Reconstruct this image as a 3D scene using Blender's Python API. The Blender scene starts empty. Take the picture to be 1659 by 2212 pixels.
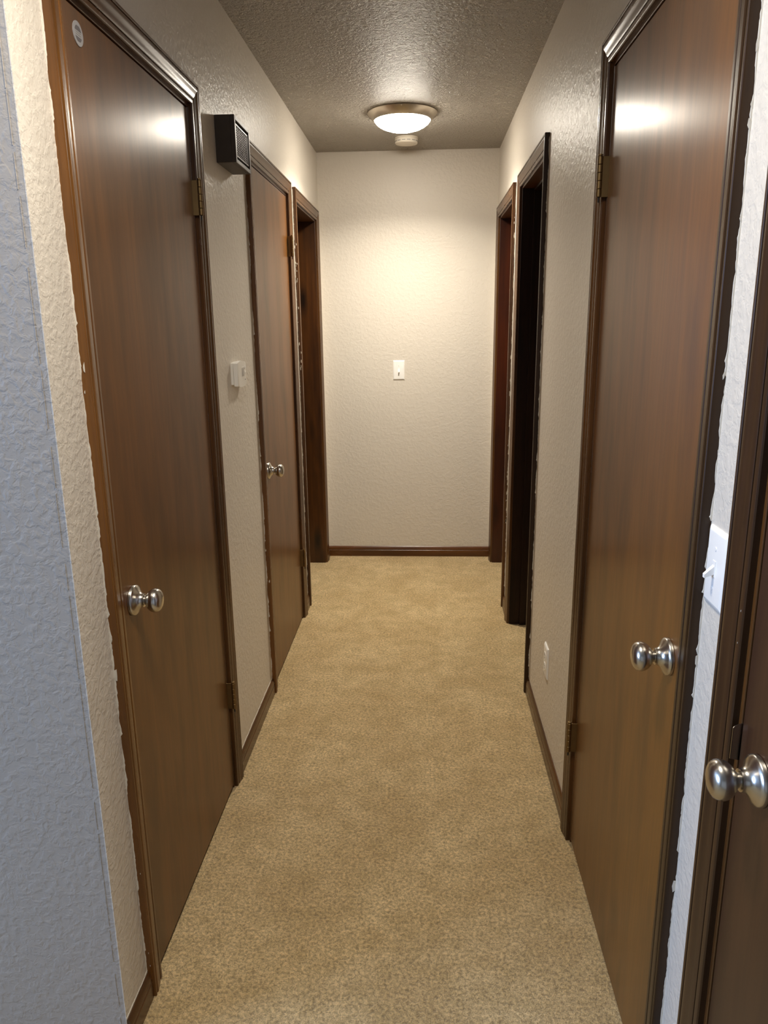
import bpy, bmesh, math, random
from mathutils import Matrix, Vector

sc = bpy.context.scene
COL = sc.collection
random.seed(7)

# ---------------------------------------------------------------- camera
XL, XR, YE, ZC = -0.6262, 0.4293, 4.683, 2.44      # hallway: left wall, right wall, end wall, ceiling
F_PX = 1617.6
pitch, yaw, roll, CAM_H = -0.24960, 0.05510, -0.01220, 1.4908
fwd = Vector((-math.sin(yaw)*math.cos(pitch), math.cos(yaw)*math.cos(pitch), math.sin(pitch)))
rt0 = Vector((math.cos(yaw), math.sin(yaw), 0)); up0 = rt0.cross(fwd)
rt = math.cos(roll)*rt0 + math.sin(roll)*up0
up = -math.sin(roll)*rt0 + math.cos(roll)*up0
cd = bpy.data.cameras.new('camera'); cam = bpy.data.objects.new('camera', cd); COL.objects.link(cam)
cd.sensor_fit = 'HORIZONTAL'; cd.sensor_width = 36; cd.lens = 36*F_PX/1659
cd.clip_start = 0.02
M = Matrix.Identity(4)
for i in range(3):
    M[i][0], M[i][1], M[i][2] = rt[i], up[i], -fwd[i]
M[2][3] = CAM_H
cam.matrix_world = M
sc.camera = cam

# ---------------------------------------------------------------- world, daylight, exposure
w = bpy.data.worlds.new('world'); sc.world = w; w.use_nodes = True
bg = w.node_tree.nodes['Background']; bg.inputs[0].default_value = (0.55, 0.72, 1.0, 1); bg.inputs[1].default_value = 0.6
LAMP_WATTS = 17.0
LAMP_STRENGTH, LAMP_COL = 47.0, (1.0, 0.915, 0.78)
WIN_Y0, WIN_Y1, WIN_Z0, WIN_Z1, ROOM_X, ROOM_Y = -0.45, 0.95, 0.95, 2.2, -3.4, -2.5
ld = bpy.data.lights.new('daylight', 'AREA'); ld.shape = 'RECTANGLE'
ld.size = WIN_Y1-WIN_Y0; ld.size_y = WIN_Z1-WIN_Z0; ld.energy = 98; ld.color = (0.40, 0.60, 1.0)
lo = bpy.data.objects.new('daylight', ld); COL.objects.link(lo)
lo.location = (ROOM_X-0.05, (WIN_Y0+WIN_Y1)/2, (WIN_Z0+WIN_Z1)/2)
lo.rotation_euler = (math.radians(90), 0, math.radians(-90))
sc.view_settings.view_transform = 'Standard'; sc.view_settings.look = 'None'
sc.view_settings.gamma = 1; sc.view_settings.use_curve_mapping = False
sc.view_settings.exposure = 0.45
sc.cycles.max_bounces = 12; sc.cycles.diffuse_bounces = 8; sc.cycles.glossy_bounces = 4
sc.cycles.caustics_reflective = False; sc.cycles.caustics_refractive = False
sc.cycles.sample_clamp_indirect = 4; sc.cycles.blur_glossy = 0.5
sc.cycles.use_denoising = True

# ---------------------------------------------------------------- materials
def srgb(r, g, b):
    return tuple(((c/255)/12.92 if c <= 10 else ((c/255+.055)/1.055)**2.4) for c in (r, g, b)) + (1,)

class NT:
    def __init__(s, name):
        s.m = bpy.data.materials.new(name); s.m.use_nodes = True
        s.t = s.m.node_tree; s.b = s.t.nodes['Principled BSDF']
    def n(s, kind, **kw):
        x = s.t.nodes.new('ShaderNode'+kind)
        for k, v in kw.items():
            if k in x.inputs.keys(): x.inputs[k].default_value = v
            else: setattr(x, k, v)
        return x
    def l(s, a, b): s.t.links.new(a, b)
    def pos(s, scale, local=False):
        g = s.n('TexCoord').outputs['Object'] if local else s.n('NewGeometry').outputs['Position']
        m = s.n('Mapping'); m.inputs['Scale'].default_value = scale
        s.l(g, m.inputs['Vector']); return m.outputs['Vector']
    def noise(s, v, scale, detail=3, rough=.5, dist=0):
        x = s.n('TexNoise'); x.inputs['Scale'].default_value = scale; x.inputs['Detail'].default_value = detail
        x.inputs['Roughness'].default_value = rough; x.inputs['Distortion'].default_value = dist
        s.l(v, x.inputs['Vector']); return x.outputs['Fac']
    def ramp(s, f, stops):
        x = s.n('ValToRGB'); e = x.color_ramp.elements
        while len(e) < len(stops): e.new(.5)
        for el, (p, c) in zip(e, stops): el.position = p; el.color = c
        s.l(f, x.inputs['Fac']); return x.outputs['Color']
    def mix(s, f, a, b, mode='MIX'):
        x = s.n('Mix', data_type='RGBA', blend_type=mode)
        if isinstance(f, float): x.inputs[0].default_value = f
        else: s.l(f, x.inputs[0])
        for i, c in ((6, a), (7, b)):
            if isinstance(c, tuple): x.inputs[i].default_value = c
            else: s.l(c, x.inputs[i])
        return x.outputs[2]
    def math(s, op, a, b=None):
        x = s.n('Math', operation=op)
        for i, c in ((0, a), (1, b)):
            if c is None: continue
            if isinstance(c, (int, float)): x.inputs[i].default_value = c
            else: s.l(c, x.inputs[i])
        return x.outputs[0]
    def bump(s, h, strength, dist):
        x = s.n('Bump'); x.inputs['Strength'].default_value = strength; x.inputs['Distance'].default_value = dist
        s.l(h, x.inputs['Height']); s.l(x.outputs['Normal'], s.b.inputs['Normal'])
    def set(s, **kw):
        for k, v in kw.items():
            k = k.replace('_', ' ')
            if hasattr(v, 'is_linked') or hasattr(v, 'links'): s.l(v, s.b.inputs[k])
            else: s.b.inputs[k].default_value = v
        return s.m

def grey(v): return (v, v, v, 1)

def mat_wall(name, c0, c1, bump=.22):
    t = NT(name); v = t.pos((1, 1, 1))
    a = t.noise(v, 62, 3, .55, .4); b = t.noise(v, 170, 2, .5); c = t.noise(v, 1.5, 2)
    hi = t.ramp(a, [(.42, grey(0)), (.62, grey(1))])
    h = t.math('ADD', hi, t.math('MULTIPLY', b, .35))
    col = t.mix(c, c0, c1)
    t.bump(h, bump, .0036)
    return t.set(Base_Color=col, Roughness=.40, Specular_IOR_Level=.36)

def mat_ceiling():
    t = NT('ceiling_texture'); v = t.pos((1, 1, 1))
    a = t.noise(v, 62, 4, .6, .8); b = t.noise(v, 150, 2, .6)
    h = t.math('ADD', t.ramp(a, [(.38, grey(0)), (.60, grey(1))]), t.math('MULTIPLY', b, .5))
    t.bump(h, 1.0, .013)
    return t.set(Base_Color=(.55, .50, .43, 1), Roughness=.46, Specular_IOR_Level=.5)

def mat_wood(name, axis, dark, mid, light, rough=.3, aniso=0., knots=False, spec=.5, bump=.06, coat=0.):
    t = NT(name)
    s = {'Z': (1, 1, .045), 'Y': (1, .045, 1), 'X': (.045, 1, 1)}[axis]
    s2 = {'Z': (1, 1, .22), 'Y': (1, .22, 1), 'X': (.22, 1, 1)}[axis]
    v = t.pos(s); v2 = t.pos(s2)
    fine = t.noise(v, 130, 4, .6); band = t.noise(v, 26, 3, .55, .3); mott = t.noise(v2, 9, 3, .6, .3)
    col = t.mix(t.ramp(band, [(.34, grey(0)), (.66, grey(1))]), mid, light)
    col = t.mix(t.math('MULTIPLY', t.ramp(mott, [(.46, grey(0)), (.78, grey(1))]), .7), col, dark)
    col = t.mix(t.math('MULTIPLY', t.ramp(fine, [(.40, grey(1)), (.60, grey(0))]), .22), col, dark)
    if knots:
        vk = t.pos((9, 0, 2.6)); x = t.n('TexVoronoi', feature='F1'); x.inputs['Scale'].default_value = 1.0
        t.l(vk, x.inputs['Vector'])
        kn = t.ramp(x.outputs['Distance'], [(.07, grey(1)), (.30, grey(0))])
        col = t.mix(t.math('MULTIPLY', kn, .9), col, (.004, .002, .001, 1))
    t.bump(t.math('ADD', t.math('MULTIPLY', fine, .6), band), bump, .004)
    r = t.math('ADD', t.math('MULTIPLY', mott, .14), rough-.07)
    if coat:
        t.b.inputs['Coat Weight'].default_value = coat; t.b.inputs['Coat Roughness'].default_value = .23
    if aniso:
        tg = t.n('Tangent', direction_type='RADIAL', axis='Z')
        t.l(tg.outputs[0], t.b.inputs['Tangent']); t.b.inputs['Anisotropic'].default_value = aniso
    return t.set(Base_Color=col, Roughness=r, Specular_IOR_Level=spec)

def mat_carpet():
    t = NT('carpet_pile'); v = t.pos((1, 1, 1))
    a = t.noise(v, 330, 3, .7); b = t.noise(v, 120, 3, .65, .5); c = t.noise(v, 4.2, 4, .6, .4); d = t.noise(v, 14, 3, .6)
    base = t.mix(t.ramp(c, [(.34, grey(0)), (.68, grey(1))]), srgb(202, 173, 120), srgb(226, 200, 150))
    base = t.mix(t.math('MULTIPLY', t.ramp(d, [(.42, grey(0)), (.66, grey(1))]), .5), base, srgb(182, 155, 100))
    f = t.math('ADD', t.math('MULTIPLY', a, .42), t.math('MULTIPLY', b, .58))
    col = t.mix(t.ramp(f, [(.40, grey(0)), (.60, grey(1))]), t.mix(1., base, (.50, .47, .41, 1), 'MULTIPLY'), t.mix(1., base, (1.28, 1.27, 1.25, 1), 'MULTIPLY'))
    t.bump(f, .9, .012)
    t.b.inputs['Sheen Weight'].default_value = .25; t.b.inputs['Sheen Roughness'].default_value = .6
    return t.set(Base_Color=col, Roughness=.95, Specular_IOR_Level=.1)

def mat_metal(name, col, rough, aniso=0):
    t = NT(name); v = t.pos((1, 1, 1), True)
    n = t.noise(v, 60, 3)
    t.l(t.math('ADD', t.math('MULTIPLY', n, .1), rough-.05), t.b.inputs['Roughness'])
    c = t.mix(n, col, tuple(x*.85 for x in col[:3])+(1,))
    return t.set(Base_Color=c, Metallic=1.)

def mat_plain(name, col, rough=.4, spec=.5, var=.04):
    t = NT(name); v = t.pos((1, 1, 1), True); n = t.noise(v, 40, 2)
    c = t.mix(n, tuple(x*(1-var) for x in col[:3])+(1,), tuple(min(1, x*(1+var)) for x in col[:3])+(1,))
    return t.set(Base_Color=c, Roughness=rough, Specular_IOR_Level=spec)

def mat_emit(name, col, strength):
    t = NT(name); v = t.pos((1, 1, 1), True); n = t.noise(v, 8, 1)
    c = t.mix(n, tuple(x*.97 for x in col)+(1,), tuple(col)+(1,))
    t.b.inputs['Emission Strength'].default_value = strength
    return t.set(Base_Color=(.8, .8, .78, 1), Emission_Color=c, Roughness=.3)

WALL = mat_wall('wall_paint', (.665, .612, .535, 1), (.70, .648, .568, 1))
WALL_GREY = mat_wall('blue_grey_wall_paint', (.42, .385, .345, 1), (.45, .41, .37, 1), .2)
CEIL, CARPET = mat_ceiling(), mat_carpet()
D_, M_, L_ = srgb(58, 36, 16), srgb(98, 61, 27), srgb(118, 74, 33)
DOOR = mat_wood('stained_door_veneer', 'Z', srgb(60, 40, 17), srgb(104, 63, 19), srgb(115, 71, 22), rough=.43, aniso=.82, spec=.66, bump=.03, coat=.38)
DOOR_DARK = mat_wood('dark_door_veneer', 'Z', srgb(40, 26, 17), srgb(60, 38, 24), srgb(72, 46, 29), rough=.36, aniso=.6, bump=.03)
JAMB_SHADE = mat_wood('shade_darkened_jamb', 'Z', srgb(16, 9, 5), srgb(36, 21, 11), srgb(46, 27, 14), rough=.45, spec=.2, bump=.05)  # shade inside the open right doorway, put into the jamb colour
CAS_WARM = mat_wood('lighter_orange_casing', 'Z', srgb(58, 35, 13), srgb(100, 63, 26), srgb(120, 78, 33), rough=.28, bump=.05)  # lighter, more orange copy of the casing tone, near left legs only
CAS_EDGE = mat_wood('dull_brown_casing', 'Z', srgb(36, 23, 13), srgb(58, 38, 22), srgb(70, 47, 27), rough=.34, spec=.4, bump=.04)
CAS_SHADE = mat_wood('shade_darkened_casing', 'Z', srgb(26, 16, 8), srgb(48, 31, 16), srgb(60, 40, 20), rough=.36, spec=.3, bump=.05)  # darkened casing copy: paints the unlit look of the near right legs
CAS_V = mat_wood('stained_casing_upright', 'Z', srgb(42, 27, 13), srgb(76, 48, 23), srgb(98, 63, 30), rough=.26, bump=.05)
CAS_H = mat_wood('stained_casing_level', 'Y', srgb(42, 27, 13), srgb(76, 48, 23), srgb(98, 63, 30), rough=.27, bump=.004)
CAS_X = mat_wood('stained_board_across', 'X', srgb(46, 27, 11), srgb(84, 50, 21), srgb(104, 62, 26), rough=.28, bump=.05)
JAMB = mat_wood('stained_pine_jamb', 'Z', srgb(20, 10, 3), srgb(60, 32, 9), srgb(82, 47, 15), rough=.34, knots=True, bump=.05)
JAMB_RED = mat_wood('red_stained_jamb', 'Z', srgb(22, 8, 3), srgb(56, 22, 6), srgb(72, 30, 10), rough=.34, knots=True, bump=.05)
JAMB_H = mat_wood('stained_jamb_head', 'Y', srgb(40, 22, 8), srgb(76, 44, 17), srgb(92, 54, 22), rough=.35, bump=.05)
NICKEL = mat_metal('brushed_nickel', (.62, .59, .54, 1), .24)
NICKEL_RING = mat_metal('lamp_ring_nickel', (.60, .55, .47, 1), .38)
BRASS = mat_metal('aged_brass', (.25, .165, .075, 1), .47)
WHITE = mat_plain('white_plastic', (.93, .92, .89, 1), .32, .5, .015)
WHITE_S = mat_plain('thermostat_plastic', (.90, .88, .83, 1), .45, .5, .015)
GREYM = mat_plain('grey_mark', (.25, .24, .22, 1), .5)
LCD = mat_plain('lcd_screen', (.10, .09, .08, 1), .15)
DARKSLOT = mat_plain('dark_slot', (.01, .01, .01, 1), .6)
CHIME = mat_plain('dark_brown_plastic', (.052, .040, .031, 1), .45, .35, .1)
CHIME_B = mat_plain('black_grille_backing', (.008, .007, .006, 1), .6)
CHIME_R = mat_plain('brown_grille_rib', (.075, .06, .048, 1), .35)
CAULK = mat_plain('paint_edge', (.70, .66, .58, 1), .5, .4, .1)
SILVER = mat_plain('silver_sticker', (.36, .35, .36, 1), .4, .4)
STICK_D = mat_plain('sticker_print', (.13, .12, .13, 1), .4)
SMOKE = mat_plain('ivory_plastic', (.72, .66, .56, 1), .45)
GLASS = mat_emit('lit_frosted_glass', LAMP_COL, LAMP_STRENGTH)
GLASS_DIM = mat_emit('dimmer_frosted_glass', LAMP_COL, LAMP_STRENGTH*.20)

# ---------------------------------------------------------------- helpers
ORIG = {}
def empty(name, loc, label=None, cat=None, kind=None, group=None):
    o = bpy.data.objects.new(name, None); COL.objects.link(o); o.location = loc; o.empty_display_size = .05
    ORIG[o] = Vector(loc); tag(o, label, cat, kind, group); return o
def tag(o, label=None, cat=None, kind=None, group=None):
    for k, v in (('label', label), ('category', cat), ('kind', kind), ('group', group)):
        if v: o[k] = v
    return o
def obj(name, bm, mat, parent=None, smooth=None, normals=True):
    if normals: bmesh.ops.recalc_face_normals(bm, faces=bm.faces)
    org = ORIG.get(parent, Vector((0, 0, 0)))
    me = bpy.data.meshes.new(name)
    bmesh.ops.translate(bm, verts=bm.verts, vec=-org)
    bm.to_mesh(me); bm.free(); me.materials.append(mat)
    if smooth:
        me.polygons.foreach_set('use_smooth', [True]*len(me.polygons))
        me.set_sharp_from_angle(angle=math.radians(smooth))
    o = bpy.data.objects.new(name, me); COL.objects.link(o)
    if parent: o.parent = parent; ORIG[o] = org
    else: ORIG[o] = Vector((0, 0, 0))
    return o
def box(bm, x0, x1, y0, y1, z0, z1, bev=0, seg=2):
    vs = [bm.verts.new((x, y, z)) for x in (x0, x1) for y in (y0, y1) for z in (z0, z1)]
    fs = [bm.faces.new([vs[i] for i in q]) for q in ((0, 1, 3, 2), (4, 6, 7, 5), (0, 4, 5, 1), (2, 3, 7, 6), (0, 2, 6, 4), (1, 5, 7, 3))]
    if bev:
        es = list({e for f in fs for e in f.edges})
        bmesh.ops.bevel(bm, geom=es, offset=bev, segments=seg, affect='EDGES', profile=.5)
    return bm
class Side:
    """a hallway side wall: turns (y, z, t) into world, t = distance out from the wall face"""
    def __init__(s, sign): s.s = sign; s.x = XL if sign > 0 else XR
    def p(s, y, z, t): return (s.x+s.s*t, y, z)
    def box(s, bm, y0, y1, z0, z1, t0, t1, bev=0, seg=2):
        a, b = s.x+s.s*t0, s.x+s.s*t1
        return box(bm, min(a, b), max(a, b), y0, y1, z0, z1, bev, seg)
    def axis(s, y, z):   # matrix whose local z points out of the wall
        return Matrix.Translation((s.x, y, z)) @ Matrix.Rotation(math.radians(90*s.s), 4, 'Y')
LEFT, RIGHT = Side(1), Side(-1)
def lathe(bm, prof, mx, seg=32):
    rings = []
    for r, h in prof:
        if r < 1e-6: rings.append([bm.verts.new(mx @ Vector((0, 0, h)))])
        else: rings.append([bm.verts.new(mx @ Vector((r*math.cos(2*math.pi*i/seg), r*math.sin(2*math.pi*i/seg), h))) for i in range(seg)])
    for A, B in zip(rings, rings[1:]):
        for i in range(seg):
            j = (i+1) % seg
            if len(A) == 1 and len(B) == 1: continue
            if len(A) == 1: bm.faces.new((A[0], B[i], B[j]))
            elif len(B) == 1: bm.faces.new((A[i], A[j], B[0]))
            else: bm.faces.new((A[i], A[j], B[j], B[i]))
    for R in (rings[0], rings[-1]):
        if len(R) > 2: bm.faces.new(R)
    return bm
def new(): return bmesh.new()

# ---------------------------------------------------------------- doorways: inner casing edges (y0, y1)
CW, ZT, REV = 0.057, 2.054, 0.008
DOORWAYS = {                       # name: (side, inner casing y0, y1, closed, hinge at far end)
    'L1': (LEFT, 1.414, 2.156), 'L2': (LEFT, 2.857, 3.612), 'L3': (LEFT, 3.839, 4.536),
    'R0': (RIGHT, 0.212, 0.943), 'R1': (RIGHT, 1.162, 1.926), 'R2': (RIGHT, 2.890, 3.562), 'R3': (RIGHT, 3.847, 4.556)}
TH = 0.12                          # wall thickness
def wall_with_openings(name, side, ya, yb, ops, label):
    ys = sorted({ya, yb, *[v for o in ops for v in o]}); zs = [0, ZT-REV+.018, ZC]
    bm = new(); V = {}
    def v(y, z, t):
        k = (round(y, 5), round(z, 5), t)
        if k not in V: V[k] = bm.verts.new(side.p(y, z, t))
        return V[k]
    def solid(i, j):
        if not (0 <= i < len(ys)-1 and 0 <= j < 2): return False
        m = (ys[i]+ys[i+1])/2
        return not (j == 0 and any(a < m < b for a, b in ops))
    for i in range(len(ys)-1):
        for j in range(2):
            if not solid(i, j): continue
            y0, y1, z0, z1 = ys[i], ys[i+1], zs[j], zs[j+1]
            for t in (0, -TH): bm.faces.new((v(y0, z0, t), v(y1, z0, t), v(y1, z1, t), v(y0, z1, t)))
            if not solid(i-1, j): bm.faces.new((v(y0, z0, 0), v(y0, z1, 0), v(y0, z1, -TH), v(y0, z0, -TH)))
            if not solid(i+1, j): bm.faces.new((v(y1, z0, 0), v(y1, z1, 0), v(y1, z1, -TH), v(y1, z0, -TH)))
            if not solid(i, j-1): bm.faces.new((v(y0, z0, 0), v(y1, z0, 0), v(y1, z0, -TH), v(y0, z0, -TH)))
            if not solid(i, j+1): bm.faces.new((v(y0, z1, 0), v(y1, z1, 0), v(y1, z1, -TH), v(y0, z1, -TH)))
    return tag(obj(name, bm, WALL), label, 'wall', 'structure')
def holes(keys): return [(DOORWAYS[k][1]+REV-.019, DOORWAYS[k][2]-REV+.019) for k in keys]
YC = 1.2375                        # outside corner where the hall begins on the left
wl = wall_with_openings('wall_left', LEFT, YC, YE, holes(['L1', 'L2', 'L3']), 'beige textured hallway wall on the left, with two closed doors')
wr = wall_with_openings('wall_right', RIGHT, ROOM_Y, YE, holes(['R0', 'R1', 'R2', 'R3']), 'beige textured hallway wall on the right, daylit at its near end')
def slab(name, mat, label, cat, *a): return tag(obj(name, box(new(), *a), mat), label, cat, 'structure')
slab('wall_end', WALL, 'plain beige wall closing the far end of the hallway', 'wall', -3.2, 3.2, YE, YE+.12, 0, ZC)
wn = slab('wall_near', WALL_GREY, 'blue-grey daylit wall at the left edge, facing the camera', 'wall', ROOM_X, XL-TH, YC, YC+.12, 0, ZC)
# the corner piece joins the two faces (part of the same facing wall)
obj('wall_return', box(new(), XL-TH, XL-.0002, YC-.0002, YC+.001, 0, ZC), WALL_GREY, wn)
bm = new()
z = .02
while z < 2.42:                    # broken ridge of the corner bead under the paint
    h = random.uniform(.02, .12); xx = XL-.0135+random.uniform(-.0008, .0008)
    box(bm, xx, xx+.0012, YC-.0009, YC-.0001, z, min(2.43, z+h)); z += h+random.choice((.002, .01, .03))
o = obj('corner_bead', bm, WALL_GREY, wn); o['kind'] = 'stuff'
bm = new()
z = .0
while z < 2.43:                    # scalloped paint line on the outside corner
    h = random.uniform(.004, .014); box(bm, XL-.0015, XL+random.uniform(.0001, .0005), YC-.0006, YC+.0012, z, z+h); z += h
o = obj('corner_paint_edge', bm, WALL, wn); o['kind'] = 'stuff'
slab('wall_back', WALL, 'wall behind the camera', 'wall', ROOM_X, 3.2, ROOM_Y-.12, ROOM_Y, 0, ZC)
slab('wall_far_right', WALL, 'wall of the dark rooms on the right', 'wall', 3.2, 3.32, ROOM_Y, YE, 0, ZC)
slab('wall_far_left', WALL, 'wall of the dark room on the left', 'wall', -3.32, -3.2, YC+.12, YE, 0, ZC)
slab('floor', CARPET, 'tan cut-pile carpet running down the hallway', 'carpet', ROOM_X-.12, 3.32, ROOM_Y-.12, YE+.12, -.1, 0)
slab('ceiling', CEIL, 'textured off-white ceiling over the hallway', 'ceiling', ROOM_X-.12, 3.32, ROOM_Y-.12, YE+.12, ZC, ZC+.1)
bm = new()                          # window wall of the front room
for a in ((ROOM_Y, WIN_Y0, 0, ZC), (WIN_Y1, YC+.12, 0, ZC), (WIN_Y0, WIN_Y1, 0, WIN_Z0), (WIN_Y0, WIN_Y1, WIN_Z1, ZC)):
    box(bm, ROOM_X-.12, ROOM_X, *a)
tag(obj('wall_window', bm, WALL), 'window wall of the front room, out of the frame', 'wall', 'structure')
wd = empty('window_1', (ROOM_X-.06, (WIN_Y0+WIN_Y1)/2, WIN_Z0), 'window of the front room, out of the frame', 'window', 'structure')
bm = new(); ym = (WIN_Y0+WIN_Y1)/2
for y0, y1, z0, z1 in ((WIN_Y0, WIN_Y0+.05, WIN_Z0, WIN_Z1), (WIN_Y1-.05, WIN_Y1, WIN_Z0, WIN_Z1), (WIN_Y0+.05, WIN_Y1-.05, WIN_Z0, WIN_Z0+.05), (WIN_Y0+.05, WIN_Y1-.05, WIN_Z1-.05, WIN_Z1), (ym-.02, ym+.02, WIN_Z0+.05, WIN_Z1-.05)):
    box(bm, ROOM_X-.04, ROOM_X+.015, y0, y1, z0, z1)
obj('window_frame', bm, WHITE, wd)

# ---------------------------------------------------------------- casing, jambs, doors
PROF = [(0, 0), (0, .0085), (.0012, .0106), (.0035, .0116), (.0105, .0116), (.0118, .0108), (.0122, .0088), (.0142, .0088), (.0146, .0112),
        (.018, .0126), (.024, .0134), (.031, .0142), (.036, .0158), (.040, .0170), (.044, .0172), (.0468, .0164), (.0474, .0138), (.0494, .0138),
        (.050, .0164), (.0515, .0172), (.0550, .0172), (.0566, .0162), (.057, .0145), (.057, 0)]
def sweep(bm, side, pts):          # pts: two functions u,t -> (y, z)
    A = [bm.verts.new(side.p(*pts[0](u), t)) for u, t in PROF]
    B = [bm.verts.new(side.p(*pts[1](u), t)) for u, t in PROF]
    n = len(PROF)
    for i in range(n):
        j = (i+1) % n; bm.faces.new((A[i], A[j], B[j], B[i]))
    bm.faces.new(A); bm.faces.new(B); return bm
def doorway(n, key, label, jmat, deep, stop=None, near=None, far=None):
    side, y0, y1 = DOORWAYS[key]
    t = empty('trim_%d' % n, side.p((y0+y1)/2, 0, 0), label, 'door frame', 'structure')
    obj('casing_leg', sweep(new(), side, (lambda u: (y0-u, 0), lambda u: (y0-u, ZT+u))), near or CAS_V, t, 28)
    obj('casing_leg', sweep(new(), side, (lambda u: (y1+u, 0), lambda u: (y1+u, ZT+u))), far or CAS_V, t, 28)
    obj('casing_head', sweep(new(), side, (lambda u: (y0-u, ZT+u), lambda u: (y1+u, ZT+u))), CAS_H, t, 28)
    ja, jb, zt = y0+REV, y1-REV, ZT-REV
    obj('jamb', side.box(new(), ja-.018, ja, 0, zt, -deep, 0, .0015), jmat, t)
    obj('jamb', side.box(new(), jb, jb+.018, 0, zt, -deep, 0, .0015), jmat, t)
    obj('jamb_head', side.box(new(), ja-.018, jb+.018, zt, zt+.018, -deep, 0, .0015), JAMB_H, t)
    if stop:
        s0, s1 = stop
        obj('door_stop', side.box(new(), ja, ja+.011, 0, zt-.011, s0, s1, .002), jmat, t)
        obj('door_stop', side.box(new(), jb-.011, jb, 0, zt-.011, s0, s1, .002), jmat, t)
        obj('door_stop', side.box(new(), ja, jb, zt-.011, zt, s0, s1, .002), jmat, t)
    # ragged paint line where the wall paint laps onto the near casing leg
    bm = new(); yo = y0-CW; z = .07; wdt = .0012; rows = []
    while z < ZT+CW-.01:
        wdt = max(.0001, min(.0030, wdt+random.uniform(-.0011, .0010)))
        if random.random() < .05: wdt = random.uniform(.003, .0052)
        rows.append((z, wdt)); z += random.uniform(.002, .009)
    P = [[bm.verts.new(side.p(yo+dy, z, q)) for dy, q in ((.0003, -.0004), (-.0006, -.0004), (-.0006, w*.8), (.0002, w))] for z, w in rows]
    for A, B in zip(P, P[1:]):
        for i in range(4): bm.faces.new((A[i], A[(i+1) % 4], B[(i+1) % 4], B[i]))
    bm.faces.new(P[0]); bm.faces.new(P[-1])
    o = obj('paint_edge', bm, CAULK, t); o['kind'] = 'stuff'
    return t
def knob(parent, side, y, z):
    k = obj('doorknob', lathe(new(), [(.0001, .0285), (.0110, .0285), (.0135, .0300), (.0180, .0332), (.0222, .0376), (.0250, .0425), (.0262, .0478),
            (.0255, .0528), (.0230, .0572), (.0185, .0606), (.0120, .0629), (.0055, .0638), (.0001, .0640)], side.axis(y, z), 40), NICKEL, parent, 40)
    obj('rose', lathe(new(), [(.0001, 0), (.0332, 0), (.0334, .0045), (.0318, .0072), (.0275, .0092), (.0225, .0118), (.0182, .0150), (.0158, .0185), (.0148, .0215), (.0146, .0242), (.0125, .0250), (.0001, .0250)], side.axis(y, z), 40), NICKEL, k, 40)
    obj('neck', lathe(new(), [(.0001, .0245), (.0098, .0245), (.0098, .0290), (.0001, .0290)], side.axis(y, z), 24), NICKEL, k, 40)
def hinge(parent, side, y, z, far):
    """brass butt hinge: leaf standing out of the gap, five knuckles on a pin; far = +1 when it sits at the far edge"""
    h = obj('hinge', side.box(new(), y-.0012*far-.0008, y-.0012*far+.0008, z-.0445, z+.0445, -.02, .0155, .0004, 1), BRASS, parent)
    kr, ln = .0062, .089/5
    for i in range(5):
        zz = z-.0445+i*ln
        o = obj('knuckle', lathe(new(), [(.0001, .0004), (kr-.0006, .0004), (kr, .001), (kr, ln-.001), (kr-.0006, ln-.0004), (.0001, ln-.0004)],
            Matrix.Translation(side.p(y, zz, .0200)), 16), BRASS, h, 40)
    obj('hinge_pin', lathe(new(), [(.0001, 0), (.0048, 0), (.0056, .002), (.0048, .0045), (.0001, .0052)], Matrix.Translation(side.p(y, z+.0445, .0200)), 16), BRASS, h, 40)
    obj('hinge_pin', lathe(new(), [(.0001, -.012), (.0018, -.012), (.0022, -.0015), (.0042, 0), (.0001, 0)], Matrix.Translation(side.p(y, z-.0445, .0200)), 12), DARKSLOT, h, 40)
def door(n, key, label, hinges, knob_far=False, mat=None):
    side, y0, y1 = DOORWAYS[key]; ja, jb, zt = y0+REV+.003, y1-REV-.003, ZT-REV-.004
    d = empty('door_%d' % n, side.p((ja+jb)/2, 0, 0), label, 'door', 'structure')
    obj('door_leaf', side.box(new(), ja, jb, .012, zt, -.036, -.0008, .0015), mat or DOOR, d)
    ky = jb-.062 if knob_far else ja+.064
    knob(d, side, ky, .9135)
    for hz in hinges: hinge(d, side, (ja-.0015) if knob_far else (jb+.0015), hz, -1 if knob_far else 1)
    return d
def strike_lip(parent, side, y, d, z, H=.029, out=.0125):
    """strike plate lip curling out of the jamb beside the latch"""
    bm = new(); N = 8
    for k in range(2):
        for i in range(N+1):
            a = i/N; t = out*math.sin(a*math.pi/2); yy = y+d*(.0005+.0045*(1-math.cos(a*math.pi/2)))
            for zz in (-H+.006*a, H-.006*a): bm.verts.new(side.p(yy+d*k*.0012, z+zz, t-.006*(1-a)))
    bm.verts.ensure_lookup_table(); v = bm.verts; o = 2*(N+1)
    for i in range(N):
        a, b = 2*i, 2*i+2
        bm.faces.new((v[a], v[b], v[b+1], v[a+1])); bm.faces.new((v[a+o], v[a+1+o], v[b+1+o], v[b+o]))
        bm.faces.new((v[a], v[a+o], v[b+o], v[b])); bm.faces.new((v[a+1], v[b+1], v[b+1+o], v[a+1+o]))
    bm.faces.new((v[0], v[1], v[1+o], v[o])); bm.faces.new((v[2*N], v[2*N+o], v[2*N+1+o], v[2*N+1]))
    obj('strike_plate', bm, NICKEL, parent, 40)
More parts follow.
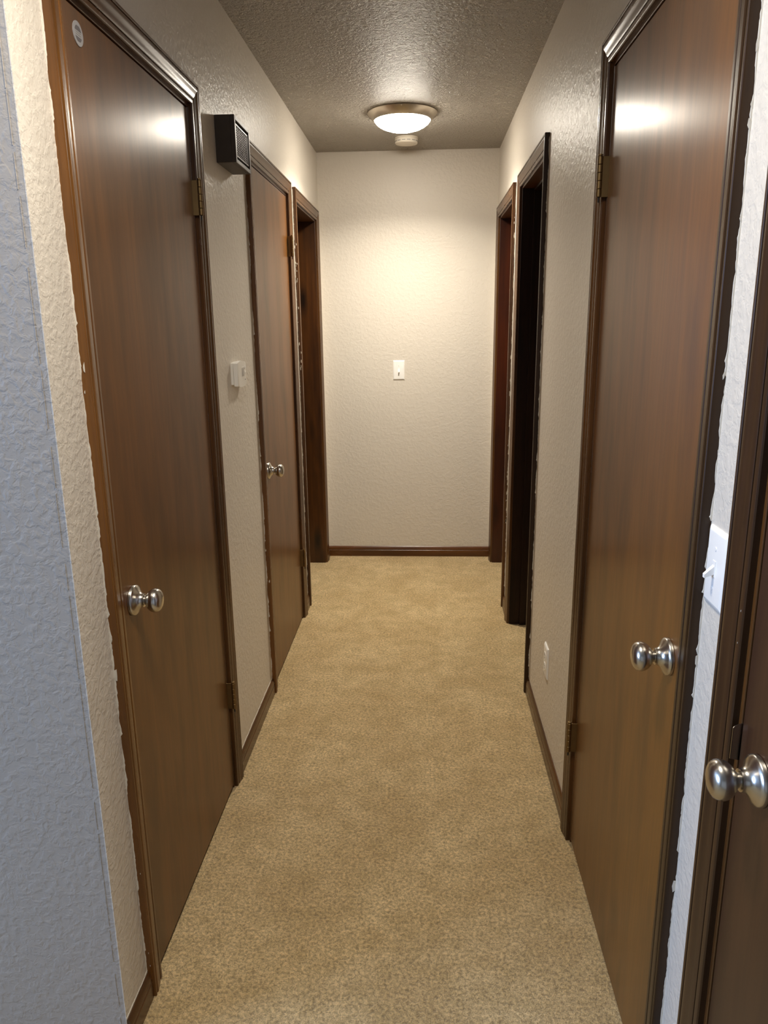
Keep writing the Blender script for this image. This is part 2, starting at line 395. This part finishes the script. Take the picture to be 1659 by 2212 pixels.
def chips(parent, side, spots, mat=None):
    """paint chips: flat irregular flakes (y, z, t, size) standing on the wood"""
    bm = new()
    for y, z, t, s, facing in spots:
        n = 6; c = []
        for i in range(n):
            a = 2*math.pi*i/n; r = s*random.uniform(.25, .75)
            u, w_ = r*math.cos(a)*.28, r*math.sin(a)
            c.append((y, z+w_, t+u) if facing else (y+u, z+w_, t))
        A = [bm.verts.new(side.p(*q)) for q in c]
        B = [bm.verts.new(side.p(q[0]-(.0005 if facing else 0), q[1], q[2]+(0 if facing else .0005))) for q in c]
        bm.faces.new(A); bm.faces.new(B)
        for i in range(n):
            j = (i+1) % n; bm.faces.new((A[i], A[j], B[j], B[i]))
    o = obj('paint_chips', bm, mat or CAULK, parent); o['kind'] = 'stuff'

t1 = doorway(1, 'L1', 'dark stained casing around the nearest door on the left', CAS_V, .12, None, CAS_WARM)
t2 = doorway(2, 'L2', 'dark stained casing around the door with thermostat beside it', CAS_V, .12, None, CAS_WARM)
t3 = doorway(3, 'L3', 'dark stained casing and pine jamb of the open doorway at far left', JAMB, .12)
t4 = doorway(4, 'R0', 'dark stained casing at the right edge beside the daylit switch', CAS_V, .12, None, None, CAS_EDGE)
t5 = doorway(5, 'R1', 'dark stained casing around the large closed door on the right', CAS_V, .12, None, CAS_SHADE)
t6 = doorway(6, 'R2', 'dark stained casing of the dark open doorway past the outlet', JAMB_SHADE, .12, (-.085, -.05), CAS_SHADE)
t7 = doorway(7, 'R3', 'dark stained casing and red-brown jamb of the doorway at far right', JAMB_RED, .12)
d1 = door(1, 'L1', 'nearest closed brown door on the left, with a round sticker', (.335, 1.82))
d2 = door(2, 'L2', 'second closed brown door on the left, beside the thermostat', (.328, 1.828))
d3 = door(3, 'R1', 'large closed brown door on the right reflecting the ceiling lamp', (.345, 1.812))
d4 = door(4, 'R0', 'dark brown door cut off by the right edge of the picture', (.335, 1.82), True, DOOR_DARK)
strike_lip(t1, LEFT, DOORWAYS['L1'][1]+REV-.001, 1, .888, .022, .004)
strike_lip(t5, RIGHT, DOORWAYS['R1'][1]+REV-.001, 1, .893, .022, .004)
strike_lip(t4, RIGHT, DOORWAYS['R0'][2]-REV+.001, -1, .93)
yo = DOORWAYS['L1'][1]-CW
chips(t1, LEFT, [(yo-.0004, 1.415, .007, .016, 1), (yo-.0004, 1.37, .004, .007, 1), (yo-.0004, .80, .004, .03, 1), (yo-.0004, .88, .003, .014, 1), (yo-.0004, .085, .010, .0045, 1), (yo-.0004, .12, .009, .004, 1), (yo-.0004, .33, .010, .004, 1)])
yo = DOORWAYS['L2'][1]-CW
chips(t2, LEFT, [(yo-.0004, .49, .010, .016, 1), (yo-.0004, .62, .003, .01, 1), (yo-.0004, .66, .002, .008, 1)])
yo = DOORWAYS['L3'][1]-CW
chips(t3, LEFT, [(yo-.0004, random.uniform(1.2, 2.05), random.uniform(.002, .015), random.uniform(.006, .016), 1) for _ in range(16)])
yo = DOORWAYS['R1'][1]-CW
chips(t5, RIGHT, [(yo-.0004, zz, random.uniform(.001, .004), s, 1) for zz, s in ((1.83, .014), (1.76, .010), (1.735, .014), (1.62, .011), (1.41, .012), (1.2, .010), (.97, .018), (.55, .02))])
yo = DOORWAYS['R3'][1]-CW
chips(t7, RIGHT, [(yo-.0004, random.uniform(.3, 2.0), random.uniform(.001, .006), random.uniform(.008, .022), 1) for _ in range(18)])
chips(t4, RIGHT, [(DOORWAYS['R0'][2]+.004, 1.115, .0118, .003, 0), (DOORWAYS['R0'][2]+.004, 1.07, .0118, .003, 0)])

# ---------------------------------------------------------------- baseboards
BH = .066
BPROF = [(0, 0), (0, .0115), (.040, .0115), (.0415, .0105), (.0425, .0088), (.0440, .0088), (.0450, .0108), (.051, .0105), (.058, .0085), (.063, .006), (.066, .003), (.066, 0)]
def run(bm, p0, p1, out):          # baseboard run from p0 to p1 (x, y), profile standing out along out
    A = [bm.verts.new((p0[0]+out[0]*t, p0[1]+out[1]*t, h)) for h, t in BPROF]
    B = [bm.verts.new((p1[0]+out[0]*t, p1[1]+out[1]*t, h)) for h, t in BPROF]
    n = len(BPROF)
    for i in range(n): bm.faces.new((A[i], A[(i+1) % n], B[(i+1) % n], B[i]))
    bm.faces.new(A); bm.faces.new(B); return bm
def edges(k): s, a, b = DOORWAYS[k]; return a-CW, b+CW
bl = empty('baseboard_left', (XL, 2.5, 0), 'dark stained baseboard along the left wall', 'baseboard', 'structure')
for a, b in ((YC, edges('L1')[0]), (edges('L1')[1], edges('L2')[0]), (edges('L2')[1], edges('L3')[0]), (edges('L3')[1], YE)):
    obj('board', run(new(), (XL, a), (XL, b), (1, 0)), CAS_H, bl, 28)
bm = new()
for a, b in ((YC, edges('L1')[0]), (edges('L1')[1], edges('L2')[0])):
    y = a
    while y < b:
        h = random.uniform(.008, .04); e = min(b, y+h); wz = random.uniform(.0015, .006)
        box(bm, XL-.0004, XL+.0012, y, e, BH-.0005, BH+wz); y = e
o = obj('paint_edge', bm, CAULK, bl); o['kind'] = 'stuff'
br = empty('baseboard_right', (XR, 2.5, 0), 'dark stained baseboard along the right wall', 'baseboard', 'structure')
for a, b in ((ROOM_Y, edges('R0')[0]), (edges('R0')[1], edges('R1')[0]), (edges('R1')[1], edges('R2')[0]), (edges('R2')[1], edges('R3')[0]), (edges('R3')[1], YE)):
    obj('board', run(new(), (XR, a), (XR, b), (-1, 0)), CAS_H, br, 28)
be = empty('baseboard_end', (-.1, YE, 0), 'dark stained baseboard along the end wall', 'baseboard', 'structure')
obj('board', run(new(), (XL, YE), (XR, YE), (0, -1)), CAS_X, be, 28)

# ---------------------------------------------------------------- ceiling lamp, smoke detector
def ceiling_lamp(LX, LY, label, watts, glass):
    lamp = empty('ceiling_light', (LX, LY, ZC), label, 'ceiling lamp')
    mx = Matrix.Translation((LX, LY, ZC))
    obj('ring', lathe(new(), [(.150, 0), (.1635, 0), (.1645, -.004), (.1630, -.0075), (.1360, -.0350), (.1335, -.0360), (.1310, -.0345), (.1560, -.006), (.150, 0)], mx, 72), NICKEL_RING, lamp, 30)
    obj('glass_diffuser', lathe(new(), [(.1305, -.030), (.1300, -.0385), (.1240, -.0470), (.110, -.0575), (.090, -.0675), (.065, -.0755), (.035, -.0805), (.0001, -.0820)], mx, 64), glass, lamp, 60)
    al = bpy.data.lights.new('lamp_light', 'AREA'); al.shape = 'DISK'; al.size = .22; al.energy = watts; al.color = LAMP_COL; al.spread = math.radians(144)
    ao = bpy.data.objects.new('lamp_light', al); COL.objects.link(ao); ao.location = (LX, LY, ZC-.084)   # the diffuser's downward light
    obj('screw', lathe(new(), [(.0001, .0), (.004, 0), (.004, -.003), (.0001, -.004)], Matrix.Translation((LX, LY-.1640, ZC-.006)) @ Matrix.Rotation(math.radians(50), 4, 'X'), 12), NICKEL, lamp, 40)
ceiling_lamp(-.1045, 3.875, 'lit flush round ceiling lamp with a brushed nickel ring', LAMP_WATTS, GLASS)
# its twin over the mouth of the hall, above the frame: casts the second shadow under the thermostat and the switch
ceiling_lamp(-.20, 1.0, 'second lit ceiling lamp over the mouth of the hall, above the frame', LAMP_WATTS*.56, GLASS_DIM)
sm = empty('smoke_detector', (-.097, 4.38, ZC), 'small round ivory smoke detector on the ceiling behind the lamp', 'smoke detector')
mx = Matrix.Translation((-.097, 4.38, ZC))
obj('mounting_base', lathe(new(), [(.0001, 0), (.0625, 0), (.0625, -.006), (.059, -.007), (.0001, -.007)], mx, 48), SMOKE, sm, 30)
obj('cover', lathe(new(), [(.0001, -.007), (.0605, -.007), (.0615, -.010), (.0605, -.026), (.057, -.0305), (.040, -.0330), (.0001, -.0345)], mx, 48), SMOKE, sm, 30)
bm = new()
for i in range(14):
    a = 2*math.pi*i/14; m2 = mx @ Matrix.Rotation(a, 4, 'Z')
    b2 = box(new(), .0600, .0620, -.009, .009, -.0215, -.0185)
    bmesh.ops.transform(b2, matrix=m2, verts=b2.verts); me = bpy.data.meshes.new('tmp'); b2.to_mesh(me); b2.free(); bm.from_mesh(me); bpy.data.meshes.remove(me)
o = obj('vent_slots', bm, GREYM, sm); o['kind'] = 'stuff'

# ---------------------------------------------------------------- door chime box with grille
Y0, Y1, Z0, Z1, T = 2.420, 2.616, 1.960, 2.092, .061
ch = empty('door_chime', LEFT.p((Y0+Y1)/2, Z0, 0), 'dark brown box with a front grille, high on the left wall', 'door chime')
bm = new()
LEFT.box(bm, Y0, Y1, Z0, Z1, 0, T-.014, .0015)
obj('housing', bm, CHIME, ch)
bm = new()                        # front rim, chamfered
for a in ((Y0, Y0+.012, Z0, Z1), (Y1-.012, Y1, Z0, Z1), (Y0+.012, Y1-.012, Z1-.012, Z1), (Y0+.012, Y1-.012, Z0, Z0+.012)):
    LEFT.box(bm, *a, T-.014, T, .0012, 1)
obj('front_rim', bm, CHIME, ch)
obj('grille_backing', LEFT.box(new(), Y0+.012, Y1-.012, Z0+.012, Z1-.012, T-.0135, T-.011), CHIME_B, ch)
bm = new()
for a in ((Y0+.020, Y1-.020, Z1-.024, Z1-.020), (Y0+.020, Y1-.020, Z0+.020, Z0+.024), (Y0+.020, Y0+.024, Z0+.024, Z1-.024), (Y1-.024, Y1-.020, Z0+.024, Z1-.024)):
    LEFT.box(bm, *a, T-.011, T-.002, .0006, 1)
obj('grille_frame', bm, CHIME_R, ch)
n = 9
for i in range(n):
    yy = Y0+.030+(Y1-Y0-.060)*i/(n-1)
    b = LEFT.box(new(), yy-.0028, yy+.0028, Z0+.024, Z1-.024, T-.011, T-.0035, .0008, 1)
    obj('grille_bar', b, CHIME, ch)
for i in range(11):
    zz = Z0+.031+(Z1-Z0-.062)*i/10
    obj('grille_rib', LEFT.box(new(), Y0+.024, Y1-.024, zz-.0010, zz+.0010, T-.011, T-.0050), CHIME_R, ch)

# ---------------------------------------------------------------- thermostat
th = empty('thermostat', LEFT.p(2.496, 1.287, 0), 'white wall thermostat with a small dark screen', 'thermostat')
def arched(y0, y1, z0, z1, arch, t0, t1, bev):
    bm = new(); N = 12; pts = []
    for i in range(N+1):
        a = i/N; pts.append((y0+(y1-y0)*a, z0-arch*math.sin(math.pi*a)))
    for i in range(N+1):
        a = i/N; pts.append((y1-(y1-y0)*a, z1+arch*math.sin(math.pi*a)))
    A = [bm.verts.new(LEFT.p(y, z, t0)) for y, z in pts]; B = [bm.verts.new(LEFT.p(y, z, t1)) for y, z in pts]
    n = len(pts)
    for i in range(n): bm.faces.new((A[i], A[(i+1) % n], B[(i+1) % n], B[i]))
    bm.faces.new(A); f = bm.faces.new(B)
    if bev: bmesh.ops.bevel(bm, geom=list(f.edges), offset=bev, segments=2, affect='EDGES', profile=.5)
    return bm
obj('back_plate', arched(2.434, 2.558, 1.295, 1.364, .003, 0, .008, 0), WHITE_S, th, 30)
obj('cover', arched(2.438, 2.556, 1.290, 1.363, .006, .0085, .0215, .0015), WHITE_S, th, 30)
obj('screen_bezel', LEFT.box(new(), 2.494, 2.526, 1.315, 1.349, .021, .0221, .0006, 1), WHITE_S, th)
obj('screen', LEFT.box(new(), 2.4975, 2.5225, 1.3185, 1.3455, .0215, .0225), LCD, th)
for zz in (1.345, 1.329): obj('button', LEFT.box(new(), 2.534, 2.546, zz-.0045, zz+.0045, .021, .0235, .001, 1), WHITE, th)
obj('switch_slider', LEFT.box(new(), 2.533, 2.545, 1.3045, 1.307, .021, .0225), GREYM, th)

# ---------------------------------------------------------------- switches and outlet
def bevel_plate(bm, mxf, w_, h, t):
    """wall plate with sloped rim; mxf maps (u across, v up, t out) to world"""
    a, b = (w_/2, h/2), (w_/2-.006, h/2-.006)
    A = [bm.verts.new(mxf(x*a[0], y*a[1], 0)) for x, y in ((-1, -1), (1, -1), (1, 1), (-1, 1))]
    B = [bm.verts.new(mxf(x*a[0], y*a[1], t*.45)) for x, y in ((-1, -1), (1, -1), (1, 1), (-1, 1))]
    C = [bm.verts.new(mxf(x*b[0], y*b[1], t)) for x, y in ((-1, -1), (1, -1), (1, 1), (-1, 1))]
    for P, Q in ((A, B), (B, C)):
        for i in range(4): bm.faces.new((P[i], P[(i+1) % 4], Q[(i+1) % 4], Q[i]))
    bm.faces.new(A); bm.faces.new(C)
    es = [e for e in bm.edges if all(v in C or v in B for v in e.verts)]
    bmesh.ops.bevel(bm, geom=es, offset=.0012, segments=2, affect='EDGES', profile=.5)
    return bm
def prism(mxf, pts0, pts1):
    bm = new(); A = [bm.verts.new(mxf(*p)) for p in pts0]; B = [bm.verts.new(mxf(*p)) for p in pts1]; n = len(A)
    for i in range(n): bm.faces.new((A[i], A[(i+1) % n], B[(i+1) % n], B[i]))
    bm.faces.new(A); bm.faces.new(B); return bm
def rect(u0, u1, v0, v1, t): return [(u0, v0, t), (u1, v0, t), (u1, v1, t), (u0, v1, t)]
def disc(u, v, r, t, n=12): return [(u+r*math.cos(2*math.pi*i/n), v+r*math.sin(2*math.pi*i/n), t) for i in range(n)]
def light_switch(loc, mxf, label):
    s = empty('light_switch', loc, label, 'light switch', group='toggle light switches')
    obj('wall_plate', bevel_plate(new(), mxf, .070, .1175, .0055), WHITE, s, 30)
    obj('slot', prism(mxf, rect(-.0058, .0058, -.0125, .0125, .0050), rect(-.0052, .0052, -.0119, .0119, .0064)), WHITE, s)
    obj('toggle', prism(mxf, rect(-.0042, .0042, -.0075, .0060, .0055), rect(-.0034, .0034, -.0135, -.0080, .0195)), WHITE, s)
    for v in (-.030, .030):
        obj('screw', prism(mxf, disc(0, v, .0034, .005), disc(0, v, .0028, .0064)), WHITE, s)
    return s
light_switch((-.156, YE, 1.197), lambda u, v, t: (-.156+u, YE-t, 1.197+v), 'white toggle switch in the middle of the end wall')
light_switch((XR, 1.065, 1.134), lambda u, v, t: (XR-t, 1.065-u, 1.134+v), 'white toggle switch in bluish daylight between the two right doors')
oc = (2.435, .333)
om = lambda u, v, t: (XR-t, oc[0]-u, oc[1]+v)
ot = empty('power_outlet', (XR, oc[0], oc[1]), 'white duplex power outlet low on the right wall', 'power outlet')
obj('wall_plate', bevel_plate(new(), om, .070, .1145, .0065), WHITE, ot, 30)
for c in (-.0195, .0195):
    pts = []
    for i in range(24):
        a = 2*math.pi*i/24; pts.append((.0172*math.cos(a), c+max(-.0142, min(.0142, .0172*math.sin(a)))))
    r = obj('receptacle', prism(om, [(u, v, .005) for u, v in pts], [(u*.96, c+(v-c)*.96, .0076) for u, v in pts]), WHITE, ot)
    for u, hh in ((-.0063, .0085), (.0063, .0070)):
        obj('slot', prism(om, rect(u-.0011, u+.0011, c+.001-hh/2+.003, c+.001+hh/2+.003, .0070), rect(u-.0011, u+.0011, c+.001-hh/2+.003, c+.001+hh/2+.003, .0079)), DARKSLOT, r)
    obj('ground_hole', prism(om, disc(0, c-.0075, .0024, .007), disc(0, c-.0075, .0024, .0079)), DARKSLOT, r)
obj('screw', prism(om, disc(0, 0, .0032, .005), disc(0, 0, .0026, .0064)), WHITE, ot)

# ---------------------------------------------------------------- round sticker on the first door
st = empty('sticker', LEFT.p(1.4955, 2.001, 0), 'round silver sticker at the top corner of the nearest left door', 'sticker')
sy, sz = 1.4955, 2.001
sm_ = lambda u, v, t: LEFT.p(sy+u, sz+v, t)
obj('label_disc', prism(sm_, disc(0, 0, .0205, -.0009, 40), disc(0, 0, .0205, .0004, 40)), SILVER, st)
def band(v0, v1, r):
    pts = []; n = 8
    for i in range(n+1):
        v = v0+(v1-v0)*i/n; pts.append((math.sqrt(max(0, r*r-v*v)), v))
    return pts+[(-u, v) for u, v in reversed(pts)]
for v0, v1 in ((.0045, .0128), (-.0128, -.0055)):
    p = band(v0, v1, .0138); obj('printed_band', prism(sm_, [(u, v, .0003) for u, v in p], [(u, v, .0006) for u, v in p]), STICK_D, st)
for v in (.0018, -.0022):
    obj('printed_line', prism(sm_, rect(-.0105, .0105, v-.0007, v+.0007, .0003), rect(-.0105, .0105, v-.0007, v+.0007, .0006)), GREYM, st)
